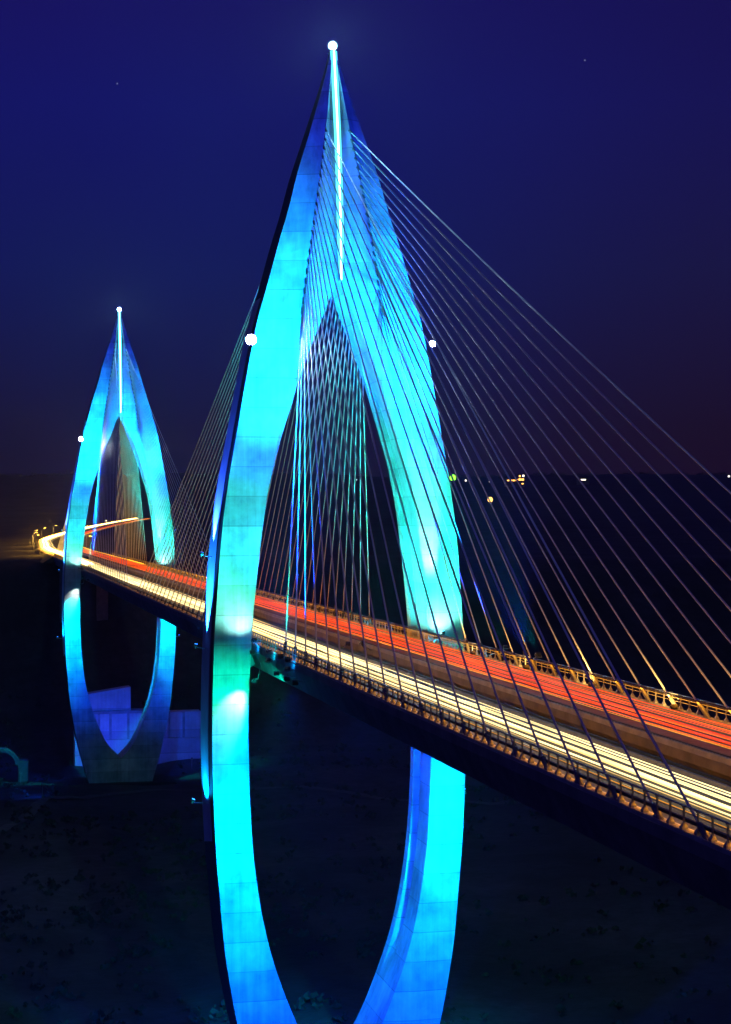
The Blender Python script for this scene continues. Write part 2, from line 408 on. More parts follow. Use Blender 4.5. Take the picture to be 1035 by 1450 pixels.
    for s in (-1,1):
        side='left' if s<0 else 'right'
        P=lambda l: f'{l} on the {side} deck edge, {w}'
        Q=lambda l: f'{l}, {side} leg of the {w}'
        bz=.35
        floodlight((s*17.,y0-52,1.5),(s*10.5,y0-6,48),9.5e5,(0.,.9,1.),28,'cyanlens',P('farthest raised cyan floodlight'),bz,1.)
        floodlight((s*17.,y0-38,1.5),(s*16.5,y0-6,17),1.15e5,(0.,1.,.66),56,'cyanlens',P('raised teal floodlight nearest the pylon'),bz,.9)
        floodlight((s*17.,y0-47,1.5),(s*8,y0-6,68),1.15e6,(.0,.035,1.),60,'bluelens',P('raised deep blue floodlight'),bz,.7)
        if near:
            floodlight((s*14.5,y0-30,-2.2),(s*17.4,y0-6,-15),8e4,(0.,1.,.66),76,'cyanlens',P('teal floodlight slung low'),-3.,.9)
            floodlight((s*14.5,y0-38,-2.2),(s*16.6,y0-6,-35),2.3e5,(0.,1.,.85),35,'cyanlens',P('narrow cyan floodlight slung low'),-3.,.9)
            floodlight((s*14.5,y0-44,-2.2),(s*15,y0-6,-56),5.2e5,(0.,.07,1.),64,'bluelens',P('deep blue floodlight slung low'),-3.,1.)
        else:
            floodlight((s*14.5,y0-16,-2.2),(s*17.6,y0-6,-19),2.0e5,(0.,.9,1.),44,'cyanlens',P('cyan floodlight slung low'),-3.,.5)
            floodlight((s*14.5,y0-44,-2.2),(s*17,y0-6,-34),3.2e5,(0.,.06,1.),40,'bluelens',P('deep blue floodlight slung low'),-3.,1.)
        # a small white spot below the deck edge close to the leg
        floodlight((s*14.3,y0-9.2,-5.2),(s*17.0,y0-6.3,-9.6),5200,(.8,1.,1.),52,'cyanlens',Q('small white lamp under the deck edge'),-4.9,.8)
        floodlight((s*14.4,y0-10.2,1.0),(s*16.4,y0-6.3,4.5),5200,(.4,1.,.95),80,'cyanlens',Q('small pale lamp at the railing'),.35,1.)
        # outer panel lamps
        xo=UO(0)+1.8
        floodlight((s*xo,y0+1.2,-.5),(s*(UO(46)+.1),y0+.8,46),2.6e5,(.01,.2,1.),60,'bluelens',Q('blue uplighter beside the outer panel'),-.9)
        floodlight((s*(UO(-24)+2.2),y0+1.2,-25),(s*UO(-20),y0+1,-20),8e3,(0.,.35,1.),150,'bluelens',Q('low blue lamp beside the outer panel'),-24.4)
        floodlight((s*(UO(14)+1.8),y0+1.2,14),(s*(UO(50)+.1),y0+.8,46),1.6e5,(.02,.1,1.),66,'bluelens',Q('second blue uplighter higher on the outer panel'),None)
        # inner faces, from the central gap
        if s>0: floodlight((-1.2,y0-17,.7),(12.5,y0-1,20),1.7e5,(0.,.95,.9),88,'cyanlens',Q('cyan floodlight in the central gap'),0.)
        else: floodlight((1.0,y0-17,.7),(-11,y0-1,27),1.0e5,(0.,.12,1.),70,'bluelens',Q('blue floodlight in the central gap'),0.)
        floodlight((s*-1.2,y0-31,-5.0),(s*14,y0-3,-30),(3.0e5 if near else 5e4),(0.,.07,1.),66,'bluelens',Q('blue lamp under the central gap'),-2.5)
        if near:
            floodlight((s*20,y0-34,-75.5),(s*14,y0-5,-58),1.0e5,(0.,.08,1.),60,'bluelens',Q('blue ground floodlight'),-77.5)
    if near:  # small lights added so the railings catch blue and cyan spill
        for s in (-1,1):
            for k,yy in enumerate((y0-41,y0-26,y0-12,y0+14,y0+30)):
                floodlight((s*15.0,yy,-.7),(s*13.5,yy+3,1.2),900,((0.,.3,1.),(0.,.6,1.))[(k+(s>0))%2],140,'bluelens' if (k+(s>0))%2==0 else 'cyanlens',
                    f"{['outermost','second','third','fourth','fifth'][k]} small added rail light along the {'left' if s<0 else 'right'} deck edge",-.9,1.)
    if near:  # uplighters added to brighten the right stays near their feet
        for k in range(5):
            yy=y0-36-24*k
            floodlight((12.7,yy,.55),(13.45,yy+16,9),(3600,4000,4400,4800,5200)[k],(1.,.55,.12),110,'amberlens',f"{['first','second','third','fourth','fifth'][k]} added amber uplighter inside the right railing, counted from the near pylon",None,1.)
    # white streak grazing up the right leg
    floodlight((15.8,y0-9.0,1.6),(13.2,y0-6.6,22),6.5e4,(.85,1.,1.),20,'cyanlens',f'white narrow uplighter against the right leg of the {w}',.35)
    return root
make_pylon(0.,0); make_pylon(Y_FAR,1)

# ------------------------------------------------------------------ bridge deck
Y0,Y1=-420.,565.
UL0,UL1=-13.3,-3.4      # near carriageway
UR0,UR1=2.6,13.3
deck=thing('bridge_deck',(0,Y0,0),'long twin bridge deck with a dark gap along the middle','bridge deck')
def prism(poly,y0,y1):
    mb=MB(); mb.loft([[(x,y0-Y0,z) for x,z in poly],[(x,y1-Y0,z) for x,z in poly]]); return mb
prism([(-13.9,-.02),(-13.9,-.9),(-12.6,-3.9),(-5.0,-3.9),(-3.2,-.9),(-3.2,-.02)],Y0,Y1).build('girder',M['girder'],deck)
prism([(13.9,-.02),(13.9,-.9),(12.6,-3.9),(5.0,-3.9),(2.3,-.9),(2.3,-.02)],Y0,Y1).build('girder',M['girder'],deck)
cbm=[]
proto=None
y=Y0+8
while y<Y1:
    if proto is None:
        mb=MB(); mb.box(-4.9,4.9,-.5,.5,-3.4,-1.6); proto=mb.build('cross_beam',M['girder'],deck); proto.location=(0,y-Y0,0)
    else:
        c=proto.copy(); COL.objects.link(c); c.parent=deck; c.location=(0,y-Y0,0)
    y+=15.2
for nm,u0,u1,h in (('kerb',-13.85,-13.3,.28),('kerb',13.3,13.85,.28)):
    prism([(u0,-.015),(u1,-.015),(u1,h),(u0,h)],Y0,Y1).build(nm,M['kerb'],deck)
for nm,u0,u1,h in (('median_barrier',-3.4,-3.0,.3),('median_barrier',2.3,2.72,.5)):
    prism([(u0,-.015),(u1,-.015),(u1-.08,h),(u0+.08,h)],Y0,Y1).build(nm,M['kerb'],deck)

DECK=deck
# roads: carriageway sheets following the line, over the bridge and away over the land
def ribbon(mb,u0,u1,z,pts=LINE,mi=0):
    a=offset_line(u0,z,pts=pts); c=offset_line(u1,z,pts=pts)
    for k in range(len(a)-1): mb.face([a[k],c[k],c[k+1],a[k+1]],mi)
for u0,u1,lab in ((UL0,UL1,'left carriageway with white and amber light streaks'),(UR0,UR1,'right carriageway with red light streaks')):
    mb=MB(); ribbon(mb,u0,u1,.004)
    # edge lines and dashed lane lines a little above the asphalt
    for u in (u0+.7,u1-.6): ribbon(mb,u-.08,u+.08,.009,mi=1)
    for f in (.36,.65):
        uc=u0+(u1-u0)*f; yy=Y0+2
        while yy<690:
            mb.face([(uc-.08,yy,.009),(uc+.08,yy,.009),(uc+.08,yy+3,.009),(uc-.08,yy+3,.009)],1); yy+=12
    tag(mb.build('road',[M['asphalt'],M['paint']]),lab,'road',kind='structure')
# embankment body of the road beyond the bridge
mb=MB(); pts=[p for p in LINE if p.y>=560]
rings=[]
for l,r,l2,r2 in zip(offset_line(-14.2,-.05,pts=pts),offset_line(14.2,-.05,pts=pts),offset_line(-19,-3.,pts=pts),offset_line(19,-3.,pts=pts)):
    rings.append([l,r,r2,l2])
mb.loft(rings); tag(mb.build('embankment',M['earth']),'earth embankment under the far road','embankment',kind='structure')

# end pier of the bridge
def pier(y,label):
    t=thing('bridge_pier',(0,y,-84),label,'bridge pier','piers under the deck ends')
    for s in (-1,1):
        mb=MB(); mb.loft([[(s*8.5+a,b_,0) for a,b_ in ((-2.6,-1.4),(2.6,-1.4),(2.6,1.4),(-2.6,1.4))],[(s*8.5+a,b_,79.9) for a,b_ in ((-2.6,-1.4),(2.6,-1.4),(2.6,1.4),(-2.6,1.4))]])
        mb.build('column',M['girder'],t)
pier(557,'concrete pier at the far end of the bridge deck')
pier(-190,'concrete pier below the deck on the near side')

# ------------------------------------------------------------------ railings
def make_railing(s,label):
    t=thing('railing',(s*13.58,Y0,.28),label,'railing','steel railings along the deck edges')
    def post_mb():
        mb=MB(); mb.box(-.06,.06,-.06,.06,.3,1.5)
        mb.loft([[(-.2,-.24,0),(.2,-.24,0),(.2,.24,0),(-.2,.24,0)],[(-.2,-.22,.14),(.2,-.22,.14),(.2,.22,.14),(-.2,.22,.14)],[(-.07,-.08,.42),(.07,-.08,.42),(.07,.08,.42),(-.07,.08,.42)]])
        mb.box(-.1,.1,-.1,.1,1.38,1.5); return mb
    ys=[Y0+i*2.2 for i in range(int((Y1-Y0)/2.2)) if Y0+i*2.2>-195]
    near=ys[:100]; rest=ys[100:]
    p=None
    for y in near:
        if p is None: p=post_mb().build('post',M['steel'],t); o=p
        else: o=p.copy(); COL.objects.link(o); o.parent=t
        o.location=(0,y-Y0,0)
    mb=MB()
    for y in rest+[yy for yy in [Y0+i*2.2 for i in range(400)] if yy<=-195]:
        q=post_mb(); b=len(mb.v); mb.v+=[(a,b_+y-Y0,c) for a,b_,c in q.v]; mb.f+=[tuple(b+i for i in f) for f in q.f]; mb.m+=q.m
    tag(mb.build('posts',M['steel'],t),kind='stuff')
    for z,r in ((1.52,.075),(1.12,.04),(.78,.04)):
        hb=MB(); hb.tube([(0,0,z),(0,Y1-Y0,z)],r,6); hb.build('handrail' if z>1.5 else 'rail',M['steel'],t)
    fill_strip(t,-s*(.2 if s<0 else .38),-s,.55 if s<0 else 1.42,0,Y1-Y0,s>0)
M['strip']=emit('amber strip lens',(1.,.34,.013),24.)
M['strip2']=emit('strong amber strip lens',(1.,.34,.01),26.)
def fill_strip(parent,u,s,z,y0,y1,down):
    # an added, hooded strip that washes the road amber: dark trough, the lens facing the road or straight down (s = direction of the road)
    hb=MB(); ln=MB()
    if down:
        hb.loft([[(u-.14,y,z-.05),(u-.14,y,z+.06),(u+.14,y,z+.06),(u+.14,y,z-.05),(u+.11,y,z-.05),(u+.11,y,z),(u-.11,y,z),(u-.11,y,z-.05)] for y in (y0,y1)])
        ln.loft([[(u-.105,y,z-.035),(u+.105,y,z-.035),(u+.105,y,z-.005),(u-.105,y,z-.005)] for y in (y0,y1)])
    else:
        hb.loft([[(u-s*.10,y,z-.09),(u-s*.10,y,z+.12),(u+s*.16,y,z+.12),(u+s*.16,y,z+.09),(u-s*.02,y,z+.07),(u-s*.02,y,z-.09)] for y in (y0,y1)])
        ln.loft([[(u-s*.015,y,z-.085),(u+s*.015,y,z-.085),(u+s*.075,y,z+.055),(u-s*.015,y,z+.065)] for y in (y0,y1)])
    o=hb.build('fill_strip',M['dark'],parent); ln.build('lens',M['strip' if down else 'strip2'],o); return o
make_railing(-1,'steel post railing along the left deck edge, dark against the white streaks')
make_railing(1,'steel post railing along the right deck edge, behind the red streaks')

fill_strip(DECK,2.86,1,.45,0,Y1-Y0,False); fill_strip(DECK,-2.88,1,.36,0,Y1-Y0,False)  # median strips added out of sight to light lane and girder face
# ------------------------------------------------------------------ stay cables
ORD=['topmost','second','third','fourth','fifth','sixth','seventh','eighth','ninth','tenth','eleventh','twelfth','thirteenth','fourteenth','fifteenth','sixteenth','seventeenth','eighteenth','nineteenth','lowest']
def make_stay(y0,which,s,dr,k):
    z=81.-1.5*k
    top=Vector((s*(UC(z)-.05),y0+dr*(TC(z)-.12),z))
    foot=Vector((s*13.62,y0+dr*(31.6+7.6*(19-k)),-.2))
    n=8; pts=[]; sag=(foot-top).length*.0045
    for i in range(n+1):
        f=i/n; p=top.lerp(foot,f); p.z-=4*sag*f*(1-f); pts.append(p)
    way='towards the viewer' if (which==0 and dr<0) else ('over the main span' if (dr>0)==(which==0) else 'over the far span')
    lab=f"{ORD[k]} stay cable{'' if k in (0,19) else ' from the top'}, {'left' if s<0 else 'right'} side of the {WHERE[which]}, {way}"
    t=thing('stay_cable',foot,lab,'stay cable','stay cables of the bridge')
    mb=MB(); mb.tube([p-foot for p in pts],.105,6); mb.build('cable',M['stay'],t,True)
    d=(top-foot).normalized()
    mb=MB(); mb.tube([Vector((0,0,0)),d*2.6,d*2.75],[.24,.24,.15],8); mb.build('anchor_sleeve',M['sleeve'],t)
    mb=MB(); mb.tube([top-foot+d*.3,top-foot-d*1.3],[.2,.17],8); mb.build('upper_socket',M['sleeve'],t)
for which,y0 in ((0,0.),(1,Y_FAR)):
    for s in (-1,1):
        for dr in (-1,1):
            for k in range(20): make_stay(y0,which,s,dr,k)

# ------------------------------------------------------------------ light streaks of the traffic
def streak_mat(name,col,st):
    m=emit(name,col,st,(0.,0.,0.)); nt=m.node_tree; L=nt.links.new; b=nt.nodes['Principled BSDF']
    tc=N(nt,'ShaderNodeTexCoord'); mp=N(nt,'ShaderNodeMapping'); mp.inputs['Scale'].default_value=(.6,.03,.2); L(tc.outputs['Object'],mp.inputs['Vector'])
    no=N(nt,'ShaderNodeTexNoise',Scale=1.,Detail=3.); L(mp.outputs['Vector'],no.inputs['Vector'])
    mr=N(nt,'ShaderNodeMapRange'); L(no.outputs['Fac'],mr.inputs['Value']); mr.inputs['From Min'].default_value=.3; mr.inputs['From Max'].default_value=.7
    mr.inputs['To Min'].default_value=.5*st; mr.inputs['To Max'].default_value=1.35*st; L(mr.outputs[0],b.inputs['Emission Strength']); return m
SM={'white':streak_mat('white headlight streak',(1.,.76,.31),2.6),
    'cream':streak_mat('cream headlight streak',(1.,.62,.2),1.7),
    'amber':streak_mat('amber light streak',(1.,.4,.02),2.5),
    'glare':streak_mat('glaring headlight streak',(1.,.66,.18),20.),'flare':streak_mat('glaring amber streak',(1.,.42,.03),16.),
    'gold':streak_mat('gold light streak',(1.,.4,.02),1.2),
    'red':streak_mat('red taillight streak',(1.,.055,.0),1.3),
    'orange':streak_mat('orange light streak',(1.,.14,.006),1.4),
    'ember':streak_mat('dim ember streak',(1.,.1,.004),.55)}
def streak(u,z,r,kind,label,y0=-400,y1=1e9,group='streaks of light left by traffic',shift=0,ys=0):
    pts=[]; ph=random.uniform(0,100); wob=min(.16,r*1.1+.03)
    for p,q in zip(offset_line(u,z),LINE):
        w1=vnoise(q.y/55.+ph,ph)-.5; w2=vnoise(q.y/23.+ph*2,ph)-.5
        pts.append(p+Vector((w1*2*wob+shift*sstep(ys-45,ys+45,q.y),0,w2*.12)))
    src=LINE; keep=[]
    for p,q in zip(pts,src):
        if y0<=q.y<=y1: keep.append(p)
    if y0>-420: keep=[Vector((u,y0,z))]+[p for p in keep if p.y>y0+1]
    if y1<560: keep=[p for p in keep if p.y<y1-1]+[Vector((u,y1,z))]
    if y0>-300:   # a streak that starts in view begins thin
        k0=keep[0]; k1=keep[1]; dd=(k1-k0).normalized(); ln=(k1-k0).length
        ext=[k0+dd*min(v,ln*.9) for v in (0,18,45)]
        keep=ext+keep[1:]; rr=[r*.12,r*.6,r]+[r]*(len(keep)-3)
    else: rr=[r*(.7+.6*vnoise(p.y/31.+ph,ph+3)) for p in keep]
    mb=MB(); mb.tube(keep,rr,6)
    o=mb.build('light_streak',SM[kind]); tag(o,label,'light streak',group); return o
streak(-5.65,.72,.05,'white','thin white headlight streak next to the dark central gap')
streak(-7.2,.7,.15,'white','broad white headlight streak, second from the dark central gap')
streak(-7.62,.95,.025,'cream','hair-thin cream streak above the broadest white streak')
streak(-8.5,.7,.12,'white','white headlight streak, third from the dark central gap')
streak(-9.5,.66,.075,'white','narrow white headlight streak nearest to the amber shoulder')
streak(-10.4,.8,.03,'cream','hair-thin cream streak over the amber outer lane')
streak(-11.5,.6,.035,'gold','thin gold streak along the outer lane of the left carriageway')
streak(-6.4,.72,.1,'white','white streak filling the inner lane past the near pylon',-62)
streak(-10.1,.7,.09,'cream','cream streak of the outer lane past the near pylon',-48)
streak(-11.2,.7,.07,'cream','narrow cream streak beside the left railing past the near pylon',-30)
streak(-8.9,.74,.06,'cream','cream streak changing lanes towards the central gap',-400,1e9,'streaks of light left by traffic',2.6,-30)
streak(-6.1,.7,.05,'white','fine white streak drifting outwards across the lanes',-400,1e9,'streaks of light left by traffic',-3.2,-75)
streak(6.8,.75,.05,'orange','orange streak changing lanes towards the right railing',-400,1e9,'streaks of light left by traffic',2.8,-50)
streak(-8.8,.9,.13,'white','extra white streak starting past the near pylon on the left carriageway',40)
streak(-10.7,.8,.14,'white','white streak of the outer lane over the main span',60)
streak(-4.6,.7,.06,'cream','cream streak hugging the central gap over the main span',20)
streak(5.6,.8,.12,'red','broad bright red taillight streak next to the central gap')
streak(6.35,.85,.035,'orange','thin orange streak beside the broad red streak')
streak(4.9,.7,.06,'orange','orange streak hugging the inner side of the broad red streak')
streak(5.15,.55,.05,'red','low red streak nearest to the inner barrier of the right carriageway')
streak(8.9,.62,.05,'orange','low orange streak in the outer half of the right carriageway')
streak(11.7,.6,.04,'red','faint red streak hard against the right railing')
streak(7.1,.8,.09,'red','red taillight streak in the middle of the right carriageway')
streak(6.1,.62,.06,'red','red streak low beside the broad red streak')
streak(8.0,.62,.07,'red','low red streak just right of the middle of the right carriageway')
streak(9.7,.6,.06,'ember','low ember streak in the outer lane of the right carriageway')
streak(10.7,.62,.045,'red','narrow red streak close to the right railing')
streak(7.8,.9,.03,'ember','dim ember streak in the middle of the right carriageway')
streak(8.6,.85,.05,'red','thin red streak, second from the right railing side lanes')
streak(9.3,.8,.035,'orange','thin orange streak in the outer lane of the right carriageway')
streak(10.2,.8,.05,'ember','dim red streak in the outer lane of the right carriageway')
streak(11.1,.7,.03,'orange','hair-thin orange streak near the right railing')
streak(4.6,.6,.03,'gold','dull gold streak along the inner barrier of the right carriageway')
streak(7.6,.8,.11,'red','broad red streak over the main span on the right carriageway',-20)
streak(9.0,.8,.09,'red','second broad red streak over the main span, nearer the right railing',5)
for u,z,r,kd,lb in ((-7.8,1.1,.34,'glare','glaring white streak beyond the far pylon, inner lane'),(-9.9,1.1,.36,'glare','glaring white streak beyond the far pylon, outer lane'),
    (-11.8,.9,.4,'flare','wide amber streak beyond the far pylon, left shoulder'),(-5,1.,.16,'cream','wide cream streak beyond the far pylon, next to the central gap'),
    (11.8,.9,.16,'amber','wide amber streak beyond the far pylon, right shoulder'),(8.8,1.,.14,'red','wide red streak beyond the far pylon, right carriageway')):
    streak(u,z,r,kd,lb,395)

# ------------------------------------------------------------------ valley: blue-lit stepped wall behind the far pylon
t=thing('retaining_wall',(0,424,-84),'stepped concrete retaining wall lit violet blue behind the foot of the far pylon','retaining wall')
mb=MB(); mb.loft([[(-13,0,0),(38,0,0),(38,9,0),(-13,9,0)],[(-13,0,15),(38,0,15),(38,9,15),(-13,9,15)]]); mb.build('lower_tier',M['wallconc'],t)
mb=MB(); mb.loft([[(-13,1.2,15),(37,1.2,15),(37,9,15),(-13,9,15)],[(-13,1.2,25.2),(37,1.2,25.2),(37,9,25.2),(-13,9,25.2)]]); mb.build('middle_tier',M['wallconc'],t)
mb=MB(); mb.box(-13.2,22.4,.7,9,25.2,26.3); mb.build('ledge',M['girder'],t)
mb=MB(); mb.loft([[(-13,1.6,26.3),(9,1.6,26.3),(9,9,26.3),(-13,9,26.3)],[(-13,1.6,32.3),(9,1.6,35.6),(9,9,35.6),(-13,9,32.3)]]); mb.build('upper_tier',M['wallconc'],t)
p=None
for x in (-9,-3.5,1,8,24,30):
    if p is None: mb=MB(); mb.box(-.45,.45,.55,1.25,15.05,25.15); p=mb.build('buttress',M['girder'],t); o=p
    else: o=p.copy(); COL.objects.link(o); o.parent=t
    o.location=(x,0,0)
for x in (-2,30):
    floodlight((x,400,-74),(x+1,425,-64),3.4e4 if x<0 else 7e3,(.035,.05,1.),110,'bluelens',f"blue ground floodlight {'left' if x<0 else 'right'} of the far pylon foot, before the stepped wall",-77.5)
for i,(x,y,tx,ty,lb) in enumerate(((-62,150,-76,205,'added blue ground light washing the slope left of the near pylon'),(-30,330,-44,372,'added blue ground light washing the earth in front of the far pylon'))):
    floodlight((x,y,-71.5),(tx,ty,-79),1.6e4,(0.,.08,1.),100,'bluelens',lb,None,1.)  # both lights added to put blue patches on the ground
# arched culvert mouth at the left edge
c=at(12,1100,655)
t=thing('culvert',(c.x,c.y,-84),'small arched concrete culvert mouth at the left edge of the valley','culvert')
mb=MB(); A=[]
for k in range(13):
    a=math.pi*k/12; A.append((-math.cos(a),math.sin(a)))
rings=[]
for yy in (0,6): rings.append([(x*7-3,yy,z*6+11) for x,z in A]+[(x*5.6-3,yy,z*4.8+11) for x,z in reversed(A)])
M['oldconc']=surf('weathered concrete',(.05,.05,.05),(.1,.1,.1),.5,.9,.2)
mb.loft(rings); mb.build('arch',M['oldconc'],t)
mb=MB(); mb.box(3.6,7.2,-1,5,0,12.5); mb.build('end_block',M['oldconc'],t)
floodlight((c.x+4,c.y-14,-74),(c.x+3,c.y,-72),5e2,(.03,.15,1.),80,'bluelens','dim blue ground lamp before the arched culvert',-77.5)

# ------------------------------------------------------------------ far lights
def far_lamp(x,y,d,r,col,st,label,pole=7.,name='street_lamp',cat='street lamp'):
    p=at(x,y,d); t=thing(name,(p.x,p.y,p.z-pole),label,cat,'distant lamps')
    mb=MB(); mb.tube([(0,0,-6),(0,0,pole-r)],[.25,.16],6); mb.build('pole',M['dark'],t)
    mb=MB(); mb.ball((0,0,pole),r,10,7); mb.build('lamp_globe',emit('lamp glow '+label[:12],col,st),t,True)
far_lamp(641,677,3200,6.,(.25,1.,.04),3.,'green lamp on the skyline right beside the near pylon')
far_lamp(659.5,681,3200,1.9,(1.,.9,.75),2.,'faint white lamp just right of the green lamp')
far_lamp(693.5,682.5,3200,1.6,(1.,.9,.8),1.6,'faint white lamp above the orange lamp')
far_lamp(694,708,2700,4.2,(1.,.5,.12),3.,'orange lamp alone on the dark slope below the skyline')
far_lamp(58,741,2300,2.0,(1.,.6,.12),4.,'small yellow lamp left of the far pylon on the dark land')
far_lamp(240,729,2900,1.5,(1.,.35,.12),1.2,'tiny reddish lamp right of the far pylon')
far_lamp(1032,675,3600,2.4,(1.,.95,.85),1.5,'white lamp on the skyline at the right edge')
far_lamp(505,680,3000,1.2,(.8,.9,1.),1.2,'tiny white lamp seen through the near pylon opening')
far_lamp(181,778,1900,1.6,(1.,.75,.3),3.,'warm lamp on a side road seen through the far pylon')
far_lamp(150,738,2500,1.3,(1.,.8,.5),3.,'pale lamp by the far road inside the far pylon arch')
M['sodium']=emit('sodium lamp glass',(1.,.5,.06),30.)
sp=None
for i,(u,yy) in enumerate(((-16,640),(-16,760),(-17,880),(-17,1000),(-17,1130),(-17,1270),(16,700),(16,830),(16,960),(16,1100),(16,1240))):
    bi=min(range(len(FAR)-1),key=lambda q:abs(FAR[q].y-yy)); pa,pb=FAR[bi],FAR[bi+1]
    f=(yy-pa.y)/(pb.y-pa.y); c=pa.lerp(pb,f); tv=(pb-pa); tv.z=0; tv.normalize(); n=Vector((tv.y,-tv.x,0)); p=c+n*u
    t=thing('street_lamp',(p.x,p.y,p.z-1),f"sodium street lamp on the {'outer left' if u<0 else 'right'} side of the far bend, {['nearest','second','third','fourth','fifth','sixth'][i if u<0 else i-6]} from the bridge",'street lamp','street lamps along the far bend',math.atan2(-n.y*u,-n.x*u))
    if sp is None:
        a=MB(); a.tube([(0,0,-2),(0,0,7),(.6,0,8.4),(2.2,0,8.9)],[.14,.1,.08,.07],6)
        g=MB(); g.loft([[(1.9,-.22,8.72),(3.0,-.22,8.8),(3.0,.22,8.8),(1.9,.22,8.72)],[(1.9,-.22,8.82),(3.0,-.22,8.9),(3.0,.22,8.9),(1.9,.22,8.82)]])
        hd=MB(); hd.loft([[(1.8,-.26,8.83),(3.1,-.26,8.92),(3.1,.26,8.92),(1.8,.26,8.83)],[(1.9,-.18,9.0),(2.9,-.18,9.06),(2.9,.18,9.06),(1.9,.18,9.0)]])
        sp=(a.build('pole',M['steel'],t),hd.build('head',M['dark'],t),g.build('lens',M['sodium'],t))
    else:
        for q in sp:
            c=q.copy(); COL.objects.link(c); c.parent=t
    pt=point('street_light',p+(-n if u>0 else n)*2.4+Vector((0,0,7.2)),16000,(1.,.5,.06),.3)
# lit building on the ridge
p=at(728,684,3400); t=thing('hillside_building',p,'low building with amber lit windows on the dark skyline','building')
mb=MB(); mb.box(-16,22,0,14,-8,9); mb.box(8,22,1,13,9,16); mb.build('wall',M['girder'],t)
mb=MB(); mb.box(-17,8,-.6,14.5,9,9.8); mb.box(7.4,22.8,.3,13.6,16,16.8); mb.build('roof',M['dark'],t)
ew=emit('amber window',(1.,.42,.08),4.); ew2=emit('white window',(1.,.85,.65),4.)
for x,z,w_,h_,mt in ((-14,3,4,2.2,ew),(-9,3.2,5,2.4,ew),(-3,3,4.5,2.4,ew),(3,3.6,4,3.2,ew),(9,4,4.5,4,ew),(14.5,4,5,4,ew),(10,11,3.2,3.2,ew),(17,11.5,3.6,3.4,ew2),(15,-3,4,2,ew)):
    y_=.95 if z>9 else -.06
    mb=MB(); mb.box(x,x+w_,y_-.05,y_+.02,z,z+h_); mb.build('window',mt,t)
p=at(826,681,3500); t=thing('hillside_building',p,'dark shed on the skyline with one pale lit window strip','building')
mb=MB(); mb.box(-10,12,0,12,-8,6); mb.build('wall',M['girder'],t)
mb=MB(); mb.box(-11,13,-.6,12.6,6,6.8); mb.build('roof',M['dark'],t)
mb=MB(); mb.box(-5,5,-.08,-.02,.6,2.6); mb.build('window',ew2,t)
# two stars
for x,y,lab in ((166,119,'faint star high in the dark sky at the upper left'),(828,86,'faint star high in the dark sky at the upper right')):
    p=at(x,y,24000); mb=MB(); mb.ball((0,0,0),9,8,6); o=mb.build('star',emit('star glow',(.8,.9,1.),.5),None,True); o.location=p; tag(o,lab,'star')

# thorny scrub and boulders over the valley floor
mb=MB(); rnd=random.Random(5)
for i in range(2600):
    x=rnd.gauss(-10,95); y=rnd.uniform(20,520)
    if vnoise(x/45,y/45,21)<.42 or abs(x)<25 and (abs(y)<18 or abs(y-376)<60): continue
    z=ground_z(x,y); h_=rnd.uniform(.5,2.2)
    for q in range(9):
        a=rnd.uniform(0,6.28); e1=Vector((math.cos(a),math.sin(a),rnd.uniform(-.3,.3))); r_=rnd.uniform(.25,.7)*(.6+h_*.4)
        c_=Vector((x+rnd.gauss(0,h_*.5),y+rnd.gauss(0,h_*.5),z+h_*rnd.uniform(.1,.9)))
        up_=Vector((rnd.uniform(-.6,.6),rnd.uniform(-.6,.6),1))*r_
        mb.face([c_-e1*r_,c_-up_*.6,c_+e1*r_,c_+up_])
M['leaf']=surf('grey green scrub',(.02,.026,.018),(.05,.058,.042),.6,.9)
tag(mb.build('scrub',M['leaf']),'low thorny scrub scattered over the valley floor','scrub',kind='stuff')
mb=MB(); P_=[(-150,95),(-105,150),(-70,215),(-48,280),(-30,330),(10,352),(60,345),(120,300),(190,290)]
tr=[]
for i in range(len(P_)-1):
    for k in range(10):
        f=k/10; tr.append(Vector((P_[i][0]*(1-f)+P_[i+1][0]*f+2.5*math.sin((i+f)*2.3),P_[i][1]*(1-f)+P_[i+1][1]*f,0)))
l_,r__=offset_line(-2.,0,pts=tr),offset_line(2.,0,pts=tr)
for k in range(len(tr)-1):
    q=[l_[k],r__[k],r__[k+1],l_[k+1]]; mb.face([(p.x,p.y,ground_z(p.x,p.y)+.35) for p in q])
M['dirt']=surf('dark dirt',(.045,.045,.045),(.085,.083,.08),.8,.95,.3)
tag(mb.build('path',M['dirt']),'faint dirt track crossing the dark valley floor','path',kind='structure')
# dark scrub along the ridge
mb=MB(); rnd=random.Random(3)
for i in range(900):
    x=rnd.uniform(560,1200) if i<600 else rnd.uniform(-60,420); d=rnd.uniform(4700,5200)
    p=at(x,680,d); z=ground_z(p.x,p.y); w_=rnd.uniform(2,6); h_=rnd.uniform(2.5,9)*(.6+.8*vnoise(x/40,0,9))
    for q in range(5):
        a=rnd.uniform(0,6.28); e1=Vector((math.cos(a),math.sin(a),0)); c_=Vector((p.x+rnd.uniform(-w_,w_),p.y+rnd.uniform(-w_,w_),z+h_*rnd.uniform(.2,.9)))
        r_=rnd.uniform(1,2.4)
        mb.face([c_-e1*r_,c_+Vector((0,0,-r_)),c_+e1*r_,c_+Vector((rnd.uniform(-1,1),rnd.uniform(-1,1),r_))])
tag(mb.build('scrub',surf('dark foliage',(.03,.045,.02),(.06,.08,.035),.2,.9)),'dark scrub along the skyline','scrub',kind='stuff')

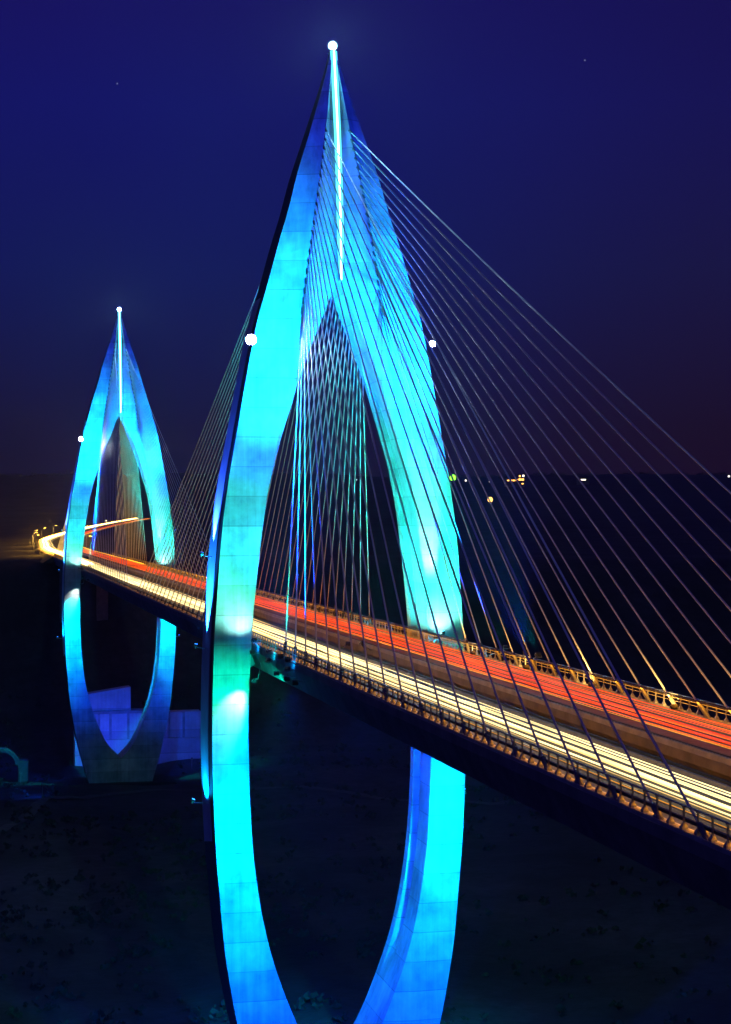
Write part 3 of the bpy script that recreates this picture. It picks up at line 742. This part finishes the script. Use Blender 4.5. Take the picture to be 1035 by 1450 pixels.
# ------------------------------------------------------------------ night air over the valley
zs_=[v[2] for v in gm.v]
mb=MB(); mb.box(-9100,9100,-1600,gy[-1]+100,min(min(zs_),-90)-1,max(max(zs_),101)+4)
hz=mb.build('haze',None); tag(hz,'faint night haze filling the valley','haze',kind='stuff')
hm=bpy.data.materials.new('night haze'); hm.use_nodes=True; nt=hm.node_tree
for n in list(nt.nodes):
    if n.type!='OUTPUT_MATERIAL': nt.nodes.remove(n)
pv=N(nt,'ShaderNodeVolumePrincipled'); pv.inputs['Density'].default_value=HAZE; pv.inputs['Color'].default_value=(.9,.93,1,1)
nt.links.new(pv.outputs[0],[n for n in nt.nodes if n.type=='OUTPUT_MATERIAL'][0].inputs['Volume'])
hz.data.materials.clear(); hz.data.materials.append(hm)

# ------------------------------------------------------------------ night sky
w=bpy.data.worlds.new('World'); sc.world=w; w.use_nodes=True; nt=w.node_tree; L=nt.links.new
bg=nt.nodes['Background']; tc=N(nt,'ShaderNodeTexCoord'); sx=N(nt,'ShaderNodeSeparateXYZ'); L(tc.outputs['Generated'],sx.inputs['Vector'])
mrz=N(nt,'ShaderNodeMapRange'); L(sx.outputs['Z'],mrz.inputs['Value']); mrz.inputs['From Min'].default_value=0.; mrz.inputs['From Max'].default_value=.30
ra=N(nt,'ShaderNodeValToRGB'); cr=ra.color_ramp
def setramp(cr,els):
    while len(cr.elements)<len(els): cr.elements.new(.5)
    for e,(p,c) in zip(cr.elements,els): e.position=p; e.color=(*c,1)
setramp(cr,[(0.,(.0045,.003,.016)),(.15,(.0065,.005,.033)),(.45,(.0055,.0075,.09)),(.75,(.0065,.0065,.125)),(1.,(.009,.005,.105))])
rb=N(nt,'ShaderNodeValToRGB'); setramp(rb.color_ramp,[(0.,(.0105,.003,.012)),(.15,(.010,.004,.02)),(.45,(.009,.007,.055)),(.75,(.008,.006,.085)),(1.,(.008,.0045,.08))])
L(mrz.outputs[0],ra.inputs['Fac']); L(mrz.outputs[0],rb.inputs['Fac'])
# towards the right the dusk is duller and more purple: mix by compass direction
az=N(nt,'ShaderNodeVectorMath',operation='DOT_PRODUCT'); L(tc.outputs['Generated'],az.inputs[0]); az.inputs[1].default_value=(CT,-ST,0)
mra=N(nt,'ShaderNodeMapRange'); L(az.outputs['Value'],mra.inputs['Value']); mra.inputs['From Min'].default_value=-.02; mra.inputs['From Max'].default_value=.19
mx=N(nt,'ShaderNodeMix',data_type='RGBA'); L(mra.outputs[0],mx.inputs[0]); L(ra.outputs['Color'],mx.inputs[6]); L(rb.outputs['Color'],mx.inputs[7])
L(mx.outputs[2],bg.inputs['Color']); bg.inputs['Strength'].default_value=1.
# faint blue sun lamp added to give the terrain form
sl=bpy.data.lights.new('terrain_fill','SUN'); sl.energy=.025; sl.angle=math.radians(.5); sl.color=(.25,.4,1.)
so=bpy.data.objects.new('terrain_fill',sl); COL.objects.link(so); so.rotation_euler=(math.radians(50),0,math.radians(-60))

# ------------------------------------------------------------------ render settings
sc.render.engine='CYCLES'
sc.view_settings.view_transform='Standard'; sc.view_settings.look='None'; sc.view_settings.exposure=0; sc.view_settings.gamma=1
sc.cycles.use_denoising=True
try: sc.cycles.denoiser='OPENIMAGEDENOISE'
except Exception: pass
sc.cycles.max_bounces=4; sc.cycles.diffuse_bounces=2; sc.cycles.glossy_bounces=2; sc.cycles.caustics_reflective=False; sc.cycles.caustics_refractive=False
sc.cycles.sample_clamp_indirect=4.
sc.cycles.use_light_tree=True
